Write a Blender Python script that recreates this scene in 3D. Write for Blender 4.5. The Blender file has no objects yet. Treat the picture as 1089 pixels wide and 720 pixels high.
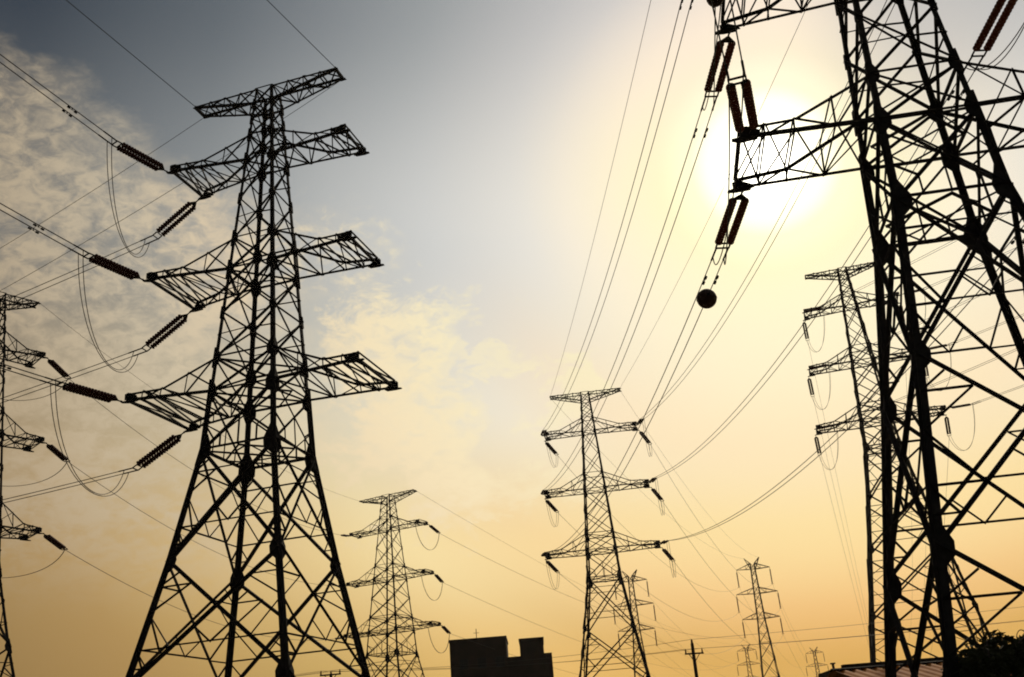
import bpy, bmesh, math, random, re
from mathutils import Vector, Matrix
R = math.radians
random.seed(7)
scn = bpy.context.scene
COL = scn.collection

# ------------------------------------------------------------------ camera
PITCH, ROLL, FPX, WPX = 0.40469, 0.07965, 1077.6, 1089.0
cd = bpy.data.cameras.new('camera')
cam = bpy.data.objects.new('camera', cd); COL.objects.link(cam)
cd.sensor_width = 36.0; cd.lens = 36.0 * FPX / WPX
cd.clip_start = 0.1; cd.clip_end = 6000
Fw = Vector((0, math.cos(PITCH), math.sin(PITCH)))
Uv = Vector((0, -math.sin(PITCH), math.cos(PITCH)))
Xv = Vector((1, 0, 0))
Ri = Xv * math.cos(ROLL) - Uv * math.sin(ROLL)
Up = Xv * math.sin(ROLL) + Uv * math.cos(ROLL)
M = Matrix((Ri, Up, -Fw)).transposed().to_4x4()
M.translation = (0, 0, 1.6)
cam.matrix_world = M
scn.camera = cam

# ------------------------------------------------------------------ view, sun, sky
scn.view_settings.view_transform = 'Standard'
scn.view_settings.look = 'None'
scn.view_settings.exposure = 0.0
scn.view_settings.gamma = 1.0
scn.view_settings.use_curve_mapping = False
scn.cycles.filter_width = 1.9
scn.cycles.max_bounces = 5
scn.cycles.volume_bounces = 0

SUN_AZ, SUN_EL = R(17.1), R(30.8)
SUN = Vector((math.sin(SUN_AZ) * math.cos(SUN_EL), math.cos(SUN_AZ) * math.cos(SUN_EL), math.sin(SUN_EL)))
sl = bpy.data.lights.new('sun', 'SUN'); sl.energy = 2.2; sl.angle = R(0.5); sl.color = (1.0, 0.86, 0.66)
so = bpy.data.objects.new('sun', sl); COL.objects.link(so)
so.rotation_euler = SUN.to_track_quat('Z', 'Y').to_euler()
so.location = (0, 0, 200)


def lin(c):
    return tuple((v / 255 / 12.92) if v <= 10 else (((v / 255) + 0.055) / 1.055) ** 2.4 for v in c)


class NT:
    """small helper round a node tree"""
    def __init__(self, tree): self.t = tree; self.n = tree.nodes; self.l = tree.links
    def new(self, typ, **kw):
        n = self.n.new(typ)
        for k, v in kw.items(): setattr(n, k, v)
        return n
    def put(self, sock, v):
        if hasattr(v, 'links') or isinstance(v, bpy.types.NodeSocket): self.l.new(v, sock)
        else: sock.default_value = v
    def math(self, op, a, b=0.0, c=0.0, clamp=False):
        n = self.new('ShaderNodeMath', operation=op, use_clamp=clamp)
        self.put(n.inputs[0], a); self.put(n.inputs[1], b); self.put(n.inputs[2], c)
        return n.outputs[0]
    def rng(self, v, a, b, c=0.0, d=1.0, smooth=True):
        n = self.new('ShaderNodeMapRange', interpolation_type='SMOOTHSTEP' if smooth else 'LINEAR')
        self.put(n.inputs[0], v)
        for i, x in enumerate((a, b, c, d)): n.inputs[i + 1].default_value = x
        return n.outputs[0]
    def mix(self, f, a, b, mode='MIX'):
        n = self.new('ShaderNodeMix', data_type='RGBA', blend_type=mode)
        self.put(n.inputs['Factor'], f)
        self.put(n.inputs[6], a); self.put(n.inputs[7], b)
        return n.outputs[2]
    def ramp(self, v, stops, interp='LINEAR'):
        n = self.new('ShaderNodeValToRGB'); r = n.color_ramp; r.interpolation = interp
        while len(r.elements) < len(stops): r.elements.new(0.5)
        for e, (p, c) in zip(r.elements, stops):
            e.position = p
        for e, (p, c) in zip(r.elements, stops):
            e.color = (*c, 1)
        self.put(n.inputs[0], v)
        return n.outputs[0]
    def noise(self, vec, scale, detail=4, rough=0.55, dist=0.0):
        n = self.new('ShaderNodeTexNoise'); n.inputs['Scale'].default_value = scale
        n.inputs['Detail'].default_value = detail; n.inputs['Roughness'].default_value = rough
        n.inputs['Distortion'].default_value = dist
        if vec is not None: self.l.new(vec, n.inputs['Vector'])
        return n.outputs['Fac']


world = bpy.data.worlds.new('World'); scn.world = world; world.use_nodes = True
world.node_tree.nodes.clear()
w = NT(world.node_tree)
tc = w.new('ShaderNodeTexCoord'); DIR = tc.outputs['Generated']
dot = w.new('ShaderNodeVectorMath', operation='DOT_PRODUCT'); w.l.new(DIR, dot.inputs[0]); dot.inputs[1].default_value = SUN
gam = w.math('MULTIPLY', w.math('ARCCOSINE', w.math('MINIMUM', dot.outputs['Value'], 0.999999)), 180 / math.pi)   # degrees from the sun
sep = w.new('ShaderNodeSeparateXYZ'); w.l.new(DIR, sep.inputs[0])
el = w.math('MULTIPLY', w.math('ARCSINE', w.math('MINIMUM', w.math('MAXIMUM', sep.outputs[2], -0.9999), 0.9999)), 180 / math.pi)
az = w.math('MULTIPLY', w.math('ARCTAN2', sep.outputs[0], sep.outputs[1]), 180 / math.pi)
g = w.math('DIVIDE', gam, 180.0)


def tab(rows): return [(a / 180.0, lin(c)) for a, c in rows]


SKY = {  # the dusk sky's colour by elevation (rows) and by angle from the sun
 5:  tab([(18, (255, 218, 138)), (21, (252, 206, 124)), (24, (240, 180, 96)), (27, (220, 167, 74)), (30, (238, 188, 100)), (36, (206, 168, 90)), (43, (176, 138, 76)), (60, (90, 72, 46)), (110, (26, 22, 20)), (180, (16, 15, 16))]),
 12: tab([(16, (255, 230, 176)), (20, (255, 225, 158)), (24, (254, 219, 153)), (29, (255, 229, 166)), (36, (222, 187, 120)), (43, (182, 146, 86)), (60, (88, 72, 50)), (110, (27, 24, 22)), (180, (18, 17, 19))]),
 19: tab([(8, (255, 244, 196)), (12, (255, 239, 196)), (16, (254, 231, 192)), (20, (246, 236, 213)), (25, (235, 227, 202)), (30, (222, 209, 176)), (36, (194, 176, 140)), (42, (168, 147, 112)), (60, (84, 72, 58)), (110, (24, 23, 24)), (180, (16, 16, 18))]),
 31: tab([(5, (255, 245, 190)), (8.5, (254, 242, 206)), (11, (248, 238, 216)), (13.7, (231, 228, 219)), (18.8, (211, 212, 209)), (24, (190, 192, 190)), (30, (150, 154, 154)), (38, (104, 109, 112)), (60, (44, 47, 52)), (110, (20, 22, 26)), (180, (14, 16, 20))]),
 41: tab([(8, (250, 231, 212)), (10, (232, 221, 209)), (12, (206, 203, 200)), (14, (190, 190, 190)), (20, (153, 158, 160)), (25, (127, 133, 137)), (30, (96, 104, 110)), (39, (46, 56, 67)), (60, (24, 30, 40)), (110, (16, 19, 24)), (180, (13, 16, 20))]),
}
rp = {k: w.ramp(g, v) for k, v in SKY.items()}
sky = w.mix(w.rng(el, 4, 12), rp[5], rp[12])
sky = w.mix(w.rng(el, 11, 20), sky, rp[19])
sky = w.mix(w.rng(el, 17, 29), sky, rp[31])
sky = w.mix(w.rng(el, 29, 42), sky, rp[41])
# clouds on a flat layer high up
pz = w.math('MAXIMUM', sep.outputs[2], 0.06)
cmb = w.new('ShaderNodeCombineXYZ')
w.l.new(w.math('DIVIDE', sep.outputs[0], pz), cmb.inputs[0]); w.l.new(w.math('DIVIDE', sep.outputs[1], pz), cmb.inputs[1])
CV = cmb.outputs[0]
wm = w.new('ShaderNodeMapping'); wm.inputs['Rotation'].default_value = (0.0, 0.6, 0.0); wm.inputs['Scale'].default_value = (1.0, 1.0, 1.7); w.l.new(DIR, wm.inputs[0]); DV = wm.outputs[0]
n0 = w.noise(DV, 5.0, 3, 0.5)
n1 = w.noise(DV, 11.0, 5, 0.6, 0.4)
n2 = w.noise(DV, 52.0, 5, 0.62, 0.5)
n3 = w.noise(DV, 23.0, 6, 0.68, 0.5)
puff = w.math('ADD', w.math('MULTIPLY', n1, 0.32), w.math('ADD', w.math('MULTIPLY', n2, 0.46), w.math('MULTIPLY', n3, 0.22)))
azw = w.math('ADD', az, w.math('MULTIPLY', w.math('SUBTRACT', n0, 0.5), 26.0))
elw = w.math('ADD', el, w.math('MULTIPLY', w.math('SUBTRACT', n1, 0.5), 12.0))
mask = w.math('MULTIPLY', w.rng(azw, -8, -19), w.math('MULTIPLY', w.rng(w.math('ADD', elw, w.math('MULTIPLY', w.math('ADD', az, 27.0), 0.35)), 37.0, 32.0), w.rng(el, 8, 15)))
cl = w.math('MULTIPLY', mask, w.rng(puff, 0.39, 0.59, 0.24, 1.0))
# a separate paler cloud nearer the sun: a ragged, tall body with wisps
def blob(a0, e0, ra, re, soft=0.2):
    da = w.math('DIVIDE', w.math('SUBTRACT', w.math('ADD', az, w.math('MULTIPLY', w.math('SUBTRACT', n1, 0.5), 15.0)), a0), ra)
    de = w.math('DIVIDE', w.math('SUBTRACT', w.math('ADD', el, w.math('MULTIPLY', w.math('SUBTRACT', n3, 0.5), 10.0)), e0), re)
    r2 = w.math('ADD', w.math('MULTIPLY', da, da), w.math('MULTIPLY', de, de))
    return w.rng(r2, 1.0, soft)
b1 = w.math('MAXIMUM', w.math('MAXIMUM', blob(-6.6, 22.6, 5.2, 4.6), blob(-5.6, 17.0, 4.8, 5.2)), w.math('MULTIPLY', blob(-1.5, 22.0, 3.6, 1.5), 0.6))
b1 = w.math('MULTIPLY', b1, w.rng(puff, 0.36, 0.54, 0.25, 1.0))
b2 = w.math('MULTIPLY', blob(3.2, 20.0, 2.4, 2.8), 0.5)
b3 = w.math('MULTIPLY', w.math('MAXIMUM', blob(-12.0, 28.5, 5.0, 2.6), blob(0.0, 15.0, 6.0, 1.6)), w.rng(puff, 0.42, 0.60, 0.0, 0.55))
ccol = w.ramp(g, tab([(12, (255, 247, 188)), (20, (255, 241, 198)), (25, (255, 234, 190)), (30, (244, 220, 180)), (35, (216, 199, 168)), (42, (196, 175, 142)), (60, (110, 98, 84)), (110, (36, 36, 40)), (180, (24, 26, 32))]))
sky = w.mix(w.math('MULTIPLY', cl, 0.82, clamp=True), sky, ccol)
sky = w.mix(w.math('MULTIPLY', b1, 0.92), sky, ccol)
sky = w.mix(b2, sky, ccol)
sky = w.mix(b3, sky, ccol)
# the glow is lopsided: greyer high on the right
gr = w.math('MULTIPLY', w.rng(az, 19, 28), w.rng(el, 26, 36))
sky = w.mix(w.math('MULTIPLY', gr, 0.75), sky, (*lin((178, 179, 180)), 1))
# the sun itself: a burned-out disc in a wide bright aureole
core = w.ramp(w.math('DIVIDE', gam, 10.0), [(0.0, (5, 4.9, 4.6)), (0.10, (3, 2.9, 2.7)), (0.20, (1.2, 1.2, 1.1)), (0.30, (0.50, 0.50, 0.46)), (0.42, (0.12, 0.12, 0.12)), (0.62, (0.012, 0.011, 0.010)), (1.0, (0, 0, 0))], 'EASE')
sky = w.mix(1.0, sky, core, 'ADD')
nish = w.new('ShaderNodeTexSky', sky_type='NISHITA', sun_disc=False)
nish.sun_elevation = SUN_EL; nish.sun_rotation = SUN_AZ; nish.dust_density = 4.0; nish.air_density = 1.2; nish.ozone_density = 2.0
bgA = w.new('ShaderNodeBackground'); w.l.new(nish.outputs[0], bgA.inputs[0]); bgA.inputs[1].default_value = 0.05
bgB = w.new('ShaderNodeBackground'); w.l.new(sky, bgB.inputs[0]); bgB.inputs[1].default_value = 0.95
ws = w.new('ShaderNodeMixShader'); ws.inputs[0].default_value = 0.93
w.l.new(bgA.outputs[0], ws.inputs[1]); w.l.new(bgB.outputs[0], ws.inputs[2])
wo = w.new('ShaderNodeOutputWorld'); w.l.new(ws.outputs[0], wo.inputs['Surface'])

# ------------------------------------------------------------------ materials
def mat(name, c1, c2, scale=3.0, rough=0.6, metal=0.0, bump=0.0, spec=0.35, coat=0.0):
    m = bpy.data.materials.new(name); m.use_nodes = True
    t = NT(m.node_tree); b = t.n['Principled BSDF']
    co = t.new('ShaderNodeTexCoord')
    f = t.noise(co.outputs['Object'], scale, 5, 0.6)
    t.l.new(t.ramp(f, [(0.3, c1), (0.7, c2)]), b.inputs['Base Color'])
    b.inputs['Roughness'].default_value = rough; b.inputs['Metallic'].default_value = metal
    b.inputs['Specular IOR Level'].default_value = spec
    b.inputs['Coat Weight'].default_value = coat
    if bump:
        bp = t.new('ShaderNodeBump'); bp.inputs['Strength'].default_value = bump
        t.l.new(f, bp.inputs['Height']); t.l.new(bp.outputs[0], b.inputs['Normal'])
    return m


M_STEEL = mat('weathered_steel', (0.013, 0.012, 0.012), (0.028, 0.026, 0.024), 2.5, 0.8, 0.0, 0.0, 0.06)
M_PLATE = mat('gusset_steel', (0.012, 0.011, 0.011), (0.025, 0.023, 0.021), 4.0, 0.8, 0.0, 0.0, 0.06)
M_PORC = mat('brown_porcelain', (0.055, 0.013, 0.009), (0.09, 0.020, 0.013), 6.0, 0.55, 0.0, 0.0, 0.12)
M_PORC_LIT = mat('red_brown_glaze', (0.15, 0.030, 0.012), (0.24, 0.052, 0.02), 6.0, 0.5, 0.0, 0.0, 0.2)  # same porcelain, brighter and redder: sun shining through it painted into the colour
M_CABLE = mat('aluminium_cable', (0.035, 0.034, 0.033), (0.055, 0.053, 0.05), 9.0, 0.65, 0.0, 0.0, 0.2)
M_BALL = mat('marker_ball_paint', (0.035, 0.012, 0.008), (0.05, 0.018, 0.011), 3.0, 0.6, 0.0, 0.0, 0.2)
M_CONC = mat('concrete', (0.22, 0.21, 0.19), (0.32, 0.30, 0.27), 2.0, 0.9, 0, 0.2)
M_GROUND = mat('dry_earth', (0.045, 0.045, 0.022), (0.09, 0.075, 0.045), 0.25, 0.95, 0, 0.4)
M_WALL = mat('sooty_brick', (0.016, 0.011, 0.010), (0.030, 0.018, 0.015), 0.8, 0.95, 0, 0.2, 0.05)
M_GLASS = mat('dark_window_glass', (0.01, 0.01, 0.012), (0.016, 0.016, 0.018), 1.0, 0.25)
M_WOOD = mat('creosoted_wood', (0.018, 0.013, 0.010), (0.035, 0.026, 0.02), 3.0, 0.85, 0, 0.2, 0.2)
M_TRIM = mat('dark_ridge_metal', (0.02, 0.016, 0.015), (0.035, 0.028, 0.026), 2.0, 0.9, 0, 0, 0.03)
M_PALE = mat('bluish_plaster', (0.30, 0.31, 0.34), (0.38, 0.39, 0.42), 1.2, 0.9)
M_LEAF = mat('dark_foliage', (0.018, 0.024, 0.009), (0.040, 0.048, 0.018), 2.0, 0.85, 0, 0, 0.08)
M_BARK = mat('bark', (0.03, 0.023, 0.017), (0.05, 0.04, 0.03), 5.0, 0.9)


def make_roof_mat():
    m = bpy.data.materials.new('orange_roof_sheet'); m.use_nodes = True
    t = NT(m.node_tree); b = t.n['Principled BSDF']; co = t.new('ShaderNodeTexCoord')
    f = t.noise(co.outputs['Object'], 1.4, 5, 0.6)
    t.l.new(t.ramp(f, [(0.3, (0.40, 0.12, 0.010)), (0.6, (0.55, 0.20, 0.02)), (0.75, (0.6, 0.28, 0.05))]), b.inputs['Base Color'])
    b.inputs['Roughness'].default_value = 0.8; b.inputs['Specular IOR Level'].default_value = 0.15
    return m


M_ROOF = make_roof_mat()

# ------------------------------------------------------------------ helpers
def link(name, me, m, parent=None):
    o = bpy.data.objects.new(name, me); COL.objects.link(o)
    if m is not None and not me.materials: me.materials.append(m)
    if parent is not None: o.parent = parent
    return o


def tag(o, label=None, cat=None, group=None, kind=None):
    if label:
        o['label'] = label
        if len(label.split()) > 16 or len(re.findall(r'\w+', label)) > 17: print('LONG', label)
    if cat: o['category'] = cat
    if group: o['group'] = group
    if kind: o['kind'] = kind
    return o


def empty(name, loc=(0, 0, 0), rz=0.0):
    o = bpy.data.objects.new(name, None); COL.objects.link(o)
    o.location = loc; o.rotation_euler = (0, 0, rz); o.empty_display_size = 0.3
    return o


class MB:
    """collects bars, plates, tubes into one mesh"""
    def __init__(self): self.v = []; self.f = []; self.smooth = False
    def poly(self, pts, faces):
        b = len(self.v); self.v += [tuple(p) for p in pts]
        self.f += [tuple(b + i for i in f) for f in faces]
    def prism(self, ring0, ring1):
        n = len(ring0)
        self.poly(list(ring0) + list(ring1), [tuple(range(n - 1, -1, -1)), tuple(range(n, 2 * n))] + [(i, (i + 1) % n, n + (i + 1) % n, n + i) for i in range(n)])
    def angle(self, p, q, s, ref=(0.3, 0.2, 1.0), A=None, B=None, s2=None):
        """an L section from p to q, flange s"""
        p = Vector(p); q = Vector(q); d = q - p
        if d.length < 1e-4: return
        d.normalize()
        if A is None:
            A = Vector(ref).cross(d)
            if A.length < 0.05: A = Vector((1, 0.3, 0)).cross(d)
            A.normalize(); B = d.cross(A)
        else:
            A = Vector(A); A = (A - d * A.dot(d)).normalized(); B = Vector(B); B = (B - d * B.dot(d)).normalized()
        def ring(c, s):
            t = max(0.1 * s, 0.008)
            return [c, c + A * s, c + A * s + B * t, c + A * t + B * t, c + A * t + B * s, c + B * s]
        r0 = ring(p, s); r1 = ring(q, s2 or s)
        if A.cross(B).dot(d) < 0: r0.reverse(); r1.reverse()
        self.prism(r0, r1)
    def bar(self, p, q, s):
        p = Vector(p); q = Vector(q); d = (q - p).normalized()
        A = Vector((0, 0, 1)).cross(d)
        if A.length < 0.05: A = Vector((1, 0, 0)).cross(d)
        A.normalize(); B = d.cross(A); h = s / 2
        r = lambda c: [c - A * h - B * h, c + A * h - B * h, c + A * h + B * h, c - A * h + B * h]
        self.prism(r(p), r(q))
    def box(self, x0, x1, y0, y1, z0, z1):
        r = lambda z: [Vector((x0, y0, z)), Vector((x1, y0, z)), Vector((x1, y1, z)), Vector((x0, y1, z))]
        self.prism(r(z0), r(z1))
    def plate(self, c, a, b, pts, t):
        """flat plate: outline pts in axes a, b about c, thickness t"""
        a = Vector(a).normalized(); b = Vector(b); b = (b - a * a.dot(b)).normalized(); n = a.cross(b)
        r = lambda k: [Vector(c) + a * x + b * y + n * k for x, y in pts]
        self.prism(r(-t / 2), r(t / 2))
    def tube(self, pts, r, n=6, r1=None):
        pts = [Vector(p) for p in pts]; rings = []; m = len(pts)
        up = Vector((0, 0, 1))
        for i, p in enumerate(pts):
            d = (pts[min(i + 1, m - 1)] - pts[max(i - 1, 0)]).normalized()
            A = up.cross(d)
            if A.length < 0.05: A = Vector((1, 0, 0)).cross(d)
            A.normalize(); B = d.cross(A)
            rr = r if r1 is None else r + (r1 - r) * i / (m - 1)
            rings.append([p + (A * math.cos(k * 2 * math.pi / n) + B * math.sin(k * 2 * math.pi / n)) * rr for k in range(n)])
        b = len(self.v)
        for rg in rings: self.v += [tuple(p) for p in rg]
        for i in range(m - 1):
            for k in range(n):
                self.f.append((b + i * n + k, b + i * n + (k + 1) % n, b + (i + 1) * n + (k + 1) % n, b + (i + 1) * n + k))
        self.f.append(tuple(b + k for k in range(n - 1, -1, -1))); self.f.append(tuple(b + (m - 1) * n + k for k in range(n)))
    def lathe(self, prof, n=14, axis='x'):
        """profile of (along, radius) revolved about the x axis"""
        b = len(self.v)
        for a, r in prof:
            for k in range(n):
                self.v.append((a, r * math.cos(k * 2 * math.pi / n), r * math.sin(k * 2 * math.pi / n)))
        for i in range(len(prof) - 1):
            for k in range(n):
                self.f.append((b + i * n + k, b + (i + 1) * n + k, b + (i + 1) * n + (k + 1) % n, b + i * n + (k + 1) % n))
    def mesh(self, name):
        me = bpy.data.meshes.new(name); me.from_pydata(self.v, [], self.f); me.update()
        if self.smooth:
            for p in me.polygons: p.use_smooth = True
        return me
    def build(self, name, m, parent=None):
        return link(name, self.mesh(name), m, parent)


def lerp(a, b, t): return Vector(a) + (Vector(b) - Vector(a)) * t

# ------------------------------------------------------------------ ground
gm = bmesh.new(); bmesh.ops.create_grid(gm, x_segments=80, y_segments=80, size=850)
for v in gm.verts:
    d = math.hypot(v.co.x, v.co.y)
    v.co.z = -0.02 + 0.015 * math.sin(v.co.x * 0.11) * math.cos(v.co.y * 0.09)
me = bpy.data.meshes.new('ground'); gm.to_mesh(me); gm.free()
tag(link('ground', me, M_GROUND), kind='structure')
bpy.data.objects['ground'].location = (60, 380, 0)

# ------------------------------------------------------------------ tension tower (the big lattice kind)
Z = dict(T=36.433, Tl=35.457, U1=33.431, L1=31.826, U2=27.115, L2=25.353, U3=20.588, L3=18.853, W=16.012, K=10.976, B=5.853)
HW = [(Z['B'], 3.667), (Z['K'], 2.672), (Z['W'], 1.853), (Z['L3'], 1.683), (Z['T'], 0.497)]


def half_width(z, wm):
    if z <= HW[0][0]: return wm * (HW[0][1] + (HW[0][0] - z) * 0.19)
    for (a, p), (b, q) in zip(HW, HW[1:]):
        if z <= b: return wm * (p + (q - p) * (z - a) / (b - a))
    return wm * HW[-1][1]


CORN = ((-1, -1), (1, -1), (1, 1), (-1, 1))
FACES = ((0, 1), (1, 2), (2, 3), (3, 0))


class Tower:
    def __init__(self, label, X, Y, rot, ext, wm, al, ar, el_, er_, e0=0.475, detail=2, th=1.0, hang=0.22):
        self.X, self.Y, self.rot, self.ext, self.wm = X, Y, rot, ext, wm
        self.al, self.ar, self.el, self.er, self.e0 = al, ar, el_, er_, e0
        self.root = empty('transmission_tower', (X, Y, 0), rot)
        tag(self.root, label, 'transmission tower', 'lattice tension towers')
        self.th = th; self.hang = hang
        self.make(detail)
    def c(self, k, z):                       # corner k at design height z, in tower space
        h = half_width(z, self.wm)
        return Vector((CORN[k][0] * h, CORN[k][1] * h, z + self.ext))
    def world(self, u, v, z):
        a = self.rot
        return Vector((self.X + u * math.cos(a) - v * math.sin(a), self.Y + u * math.sin(a) + v * math.cos(a), z + self.ext))
    def tip(self, side, arm, nf):            # side -1/1, arm 0..3, nf -1 near / 1 far
        L = (self.al if side < 0 else self.ar)[arm]
        e = self.e0 if arm == 0 else (self.el if side < 0 else self.er)[arm - 1]
        z = Z['T'] - 0.05 if arm == 0 else Z['L%d' % arm] - 0.02
        return self.world(side * (L + (0.0 if arm == 0 else self.hang)), nf * e, z)
    def levels(self):
        z = Z
        lv = [z['T'], z['Tl'], (z['Tl'] + z['U1']) / 2, z['U1'], z['L1'], (z['L1'] + z['U2']) / 2, z['U2'], z['L2'], (z['L2'] + z['U3']) / 2, z['U3'], z['L3'], z['W'], z['K'], z['B']]
        zz = z['B']; low = -self.ext
        n = max(1, round((zz - low) / 6.0))
        for i in range(1, n + 1): lv.append(zz + (low - zz) * i / n)
        return lv
    def make(self, detail):
        T = self.root; th = self.th; lv = self.levels()
        top = lv[0]; bot = lv[-1]
        def lsize(z): return th * (0.135 + 0.10 * min(1, max(0, (top - z) / (top - Z['B']))))
        for k in range(4):
            mb = MB(); cx, cy = CORN[k]
            knots = [top, Z['L3'], Z['W'], Z['K'], Z['B'], bot]
            for a, b in zip(knots, knots[1:]):
                mb.angle(self.c(k, a), self.c(k, b), lsize(a), A=(-cx, 0, 0), B=(0, -cy, 0), s2=lsize(b))
                if b < Z['L3'] - 0.1 and detail == 2:     # the lower legs are doubled angles, back to back
                    mb.angle(self.c(k, a), self.c(k, b), lsize(a) * 0.45, A=(cx, 0, 0), B=(0, cy, 0), s2=lsize(b) * 0.45)
            if detail == 2: leg = mb.build('leg', M_STEEL, T)
            # gusset plates where bracing meets the leg
            zs = [(z, 1.0) for z in lv[1:-1]]
            for z, _ in zs:
                big = {Z['W']: 1.25, Z['K']: 1.05, Z['B']: 1.15, Z['L3']: 1.0, Z['U3']: 0.85, Z['L2']: 0.85, Z['U2']: 0.75, Z['L1']: 0.75, Z['U1']: 0.65}.get(z, 0.52 if z > Z['L3'] else 1.0)
                big *= 0.70 * (0.85 if detail < 2 else 1.0) * (0.88 if th < 1 else 1.0)
                gp = MB() if detail == 2 else mb
                base = self.c(k, z); dn = (self.c(k, z - 0.5) - base).normalized()
                out = [(-0.10, -0.60), (0.14, -0.62), (0.60, -0.24), (0.60, 0.10), (0.16, 0.62), (-0.10, 0.60)]
                pts = [(x * big, y * big * 1.45) for x, y in out]
                for ax in (Vector((-cx, 0, 0)), Vector((0, -cy, 0))):
                    nrm = ax.cross(dn).normalized()
                    off = nrm * 0.03 if nrm.dot(Vector((cx, cy, 0))) > 0 else nrm * -0.03
                    aa = (ax - dn * ax.dot(dn)).normalized()
                    gp.plate(base + off, aa, -dn, pts, 0.02)
                if detail == 2: gp.build('gusset_plate', M_PLATE, leg)
            if detail < 2: mb.build('leg', M_STEEL, T)
            fb = MB(); b0 = self.c(k, bot)
            r = lambda h, zz: [Vector((b0.x + sx * h, b0.y + sy * h, zz)) for sx, sy in CORN]
            fb.prism(r(0.75, -0.3), r(0.45, 0.35))
            fb.build('footing', M_CONC, T)
        # bracing, one mesh per face
        for ia, ib in FACES:
            mb = MB()
            nref = Vector((CORN[ia][0] + CORN[ib][0], CORN[ia][1] + CORN[ib][1], 0.01))
            for i, (z1, z0) in enumerate(zip(lv, lv[1:])):
                P1, P2, Q1, Q2 = self.c(ia, z1), self.c(ib, z1), self.c(ia, z0), self.c(ib, z0)
                s = th * (0.075 if z1 > Z['U2'] else 0.095 if z1 > Z['L3'] else 0.115 if z1 > Z['W'] + .1 else 0.14)
                mb.angle(P1, Q2, s * (0.68 if z0 == Z['W'] else 1.0), nref); mb.angle(P2 - nref * 0.03, Q1 - nref * 0.03, s, nref)
                if z0 in (Z['Tl'], Z['U1'], Z['L1'], Z['U2'], Z['L2'], Z['U3'], Z['L3'], Z['W']):
                    mb.angle(Q1, Q2, s, nref)
                if i == 0: mb.angle(P1, P2, s, nref)
                wp, wq = (P1 - P2).length, (Q1 - Q2).length
                t = wp / (wp + wq); C = lerp(P1, Q2, t)
                rs = 0.065 * th if detail == 2 else 0.06
                if z1 <= Z['W'] + 0.01 and detail >= 1:
                    for P, Q in ((P1, Q1), (P2, Q2)):
                        m1, m2 = lerp(P, C, 0.5), lerp(Q, C, 0.5)
                        hC, h1, h2 = lerp(P, Q, t), lerp(P, Q, t / 2), lerp(P, Q, (1 + t) / 2)
                        mb.angle(m1, h1, rs, nref); mb.angle(m2, h2, rs, nref)
                        mb.angle(m1, hC, rs, nref); mb.angle(m2, hC, rs, nref)
                        if detail == 2:
                            m3 = lerp(Q, C, 0.25); mb.angle(m3, h2, rs, nref); mb.angle(m3, lerp(P, Q, (3 + t) / 4), rs * .8, nref)
                            m4 = lerp(P, C, 0.25); mb.angle(m4, h1, rs, nref)
                    m2a, m2b = lerp(Q1, C, 0.5), lerp(Q2, C, 0.5); m1a, m1b = lerp(P1, C, 0.5), lerp(P2, C, 0.5)
                    mb.angle(m2a, m2b, rs, nref)
                    if z1 == Z['W']: mb.angle(m1a, m1b, rs, nref)
                    if detail == 2:
                        ha, hb = lerp(m2a, m2b, 0.0), lerp(m2a, m2b, 1.0)
                        qa, qb = lerp(Q1, Q2, 0.27), lerp(Q1, Q2, 0.73)
                        mc = lerp(m2a, m2b, 0.5)
                        mb.angle(lerp(Q1, C, 0.75), mc, rs, nref); mb.angle(lerp(Q2, C, 0.75), mc, rs, nref)
                elif z0 == Z['W']:
                    mid = lerp(Q1, Q2, 0.5)
                    mb.angle(C, mid, rs, nref)
                    for P, Q in ((P1, Q1), (P2, Q2)):
                        mb.angle(lerp(Q, C, 0.5), lerp(P, Q, 0.55), rs, nref)
                        mb.angle(lerp(Q, C, 0.5), lerp(Q, mid, 0.5), rs, nref)
                elif detail == 2 and z1 <= Z['L1'] + .01 and z0 >= Z['U3'] - .01 and z1 - z0 > 1.9:
                    mb.angle(lerp(P1, Q1, 0.5), C, rs * 0.8, nref); mb.angle(lerp(P2, Q2, 0.5), C, rs * 0.8, nref)
            mb.build('face_bracing', M_STEEL, T)
        # horizontal frames inside the body
        for zz in (Z['W'], Z['L3'], Z['U3'], Z['L2'], Z['L1']):
            mb = MB(); cs = [self.c(k, zz) - Vector((0, 0, 0.06)) for k in range(4)]
            mids = [lerp(cs[k], cs[(k + 1) % 4], 0.5) for k in range(4)]
            s = 0.08 * th
            if zz in (Z['W'], Z['L3'], Z['K']):
                for k in range(4): mb.angle(mids[k], mids[(k + 1) % 4], s)
            if zz != Z['K']: mb.angle(cs[0], cs[2], s); mb.angle(cs[1] - Vector((0, 0, .05)), cs[3] - Vector((0, 0, .05)), s)
            mb.build('diaphragm', M_STEEL, T)
        for side in (-1, 1):
            for arm in range(4): self.arm(side, arm, detail)
    def arm(self, side, arm, detail):
        T = self.root; th = self.th; ext = Vector((0, 0, self.ext))
        L = (self.al if side < 0 else self.ar)[arm]
        mb = MB(); cs = 0.105 * th; wsz = 0.06 * th
        if arm == 0:
            zu, zl = Z['T'], Z['Tl']; e = self.e0; tipu = tipl = zu; kz = None
        else:
            zu, zl = Z['U%d' % arm], Z['L%d' % arm]; e = (self.el if side < 0 else self.er)[arm - 1]
        hu, hl = half_width(zu, self.wm), half_width(zl, self.wm)
        st = (0.0, 0.3, 0.6, 0.82, 1.0) if arm else (0.0, 0.25, 0.5, 0.75, 1.0)
        low, upp = {}, {}
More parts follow.
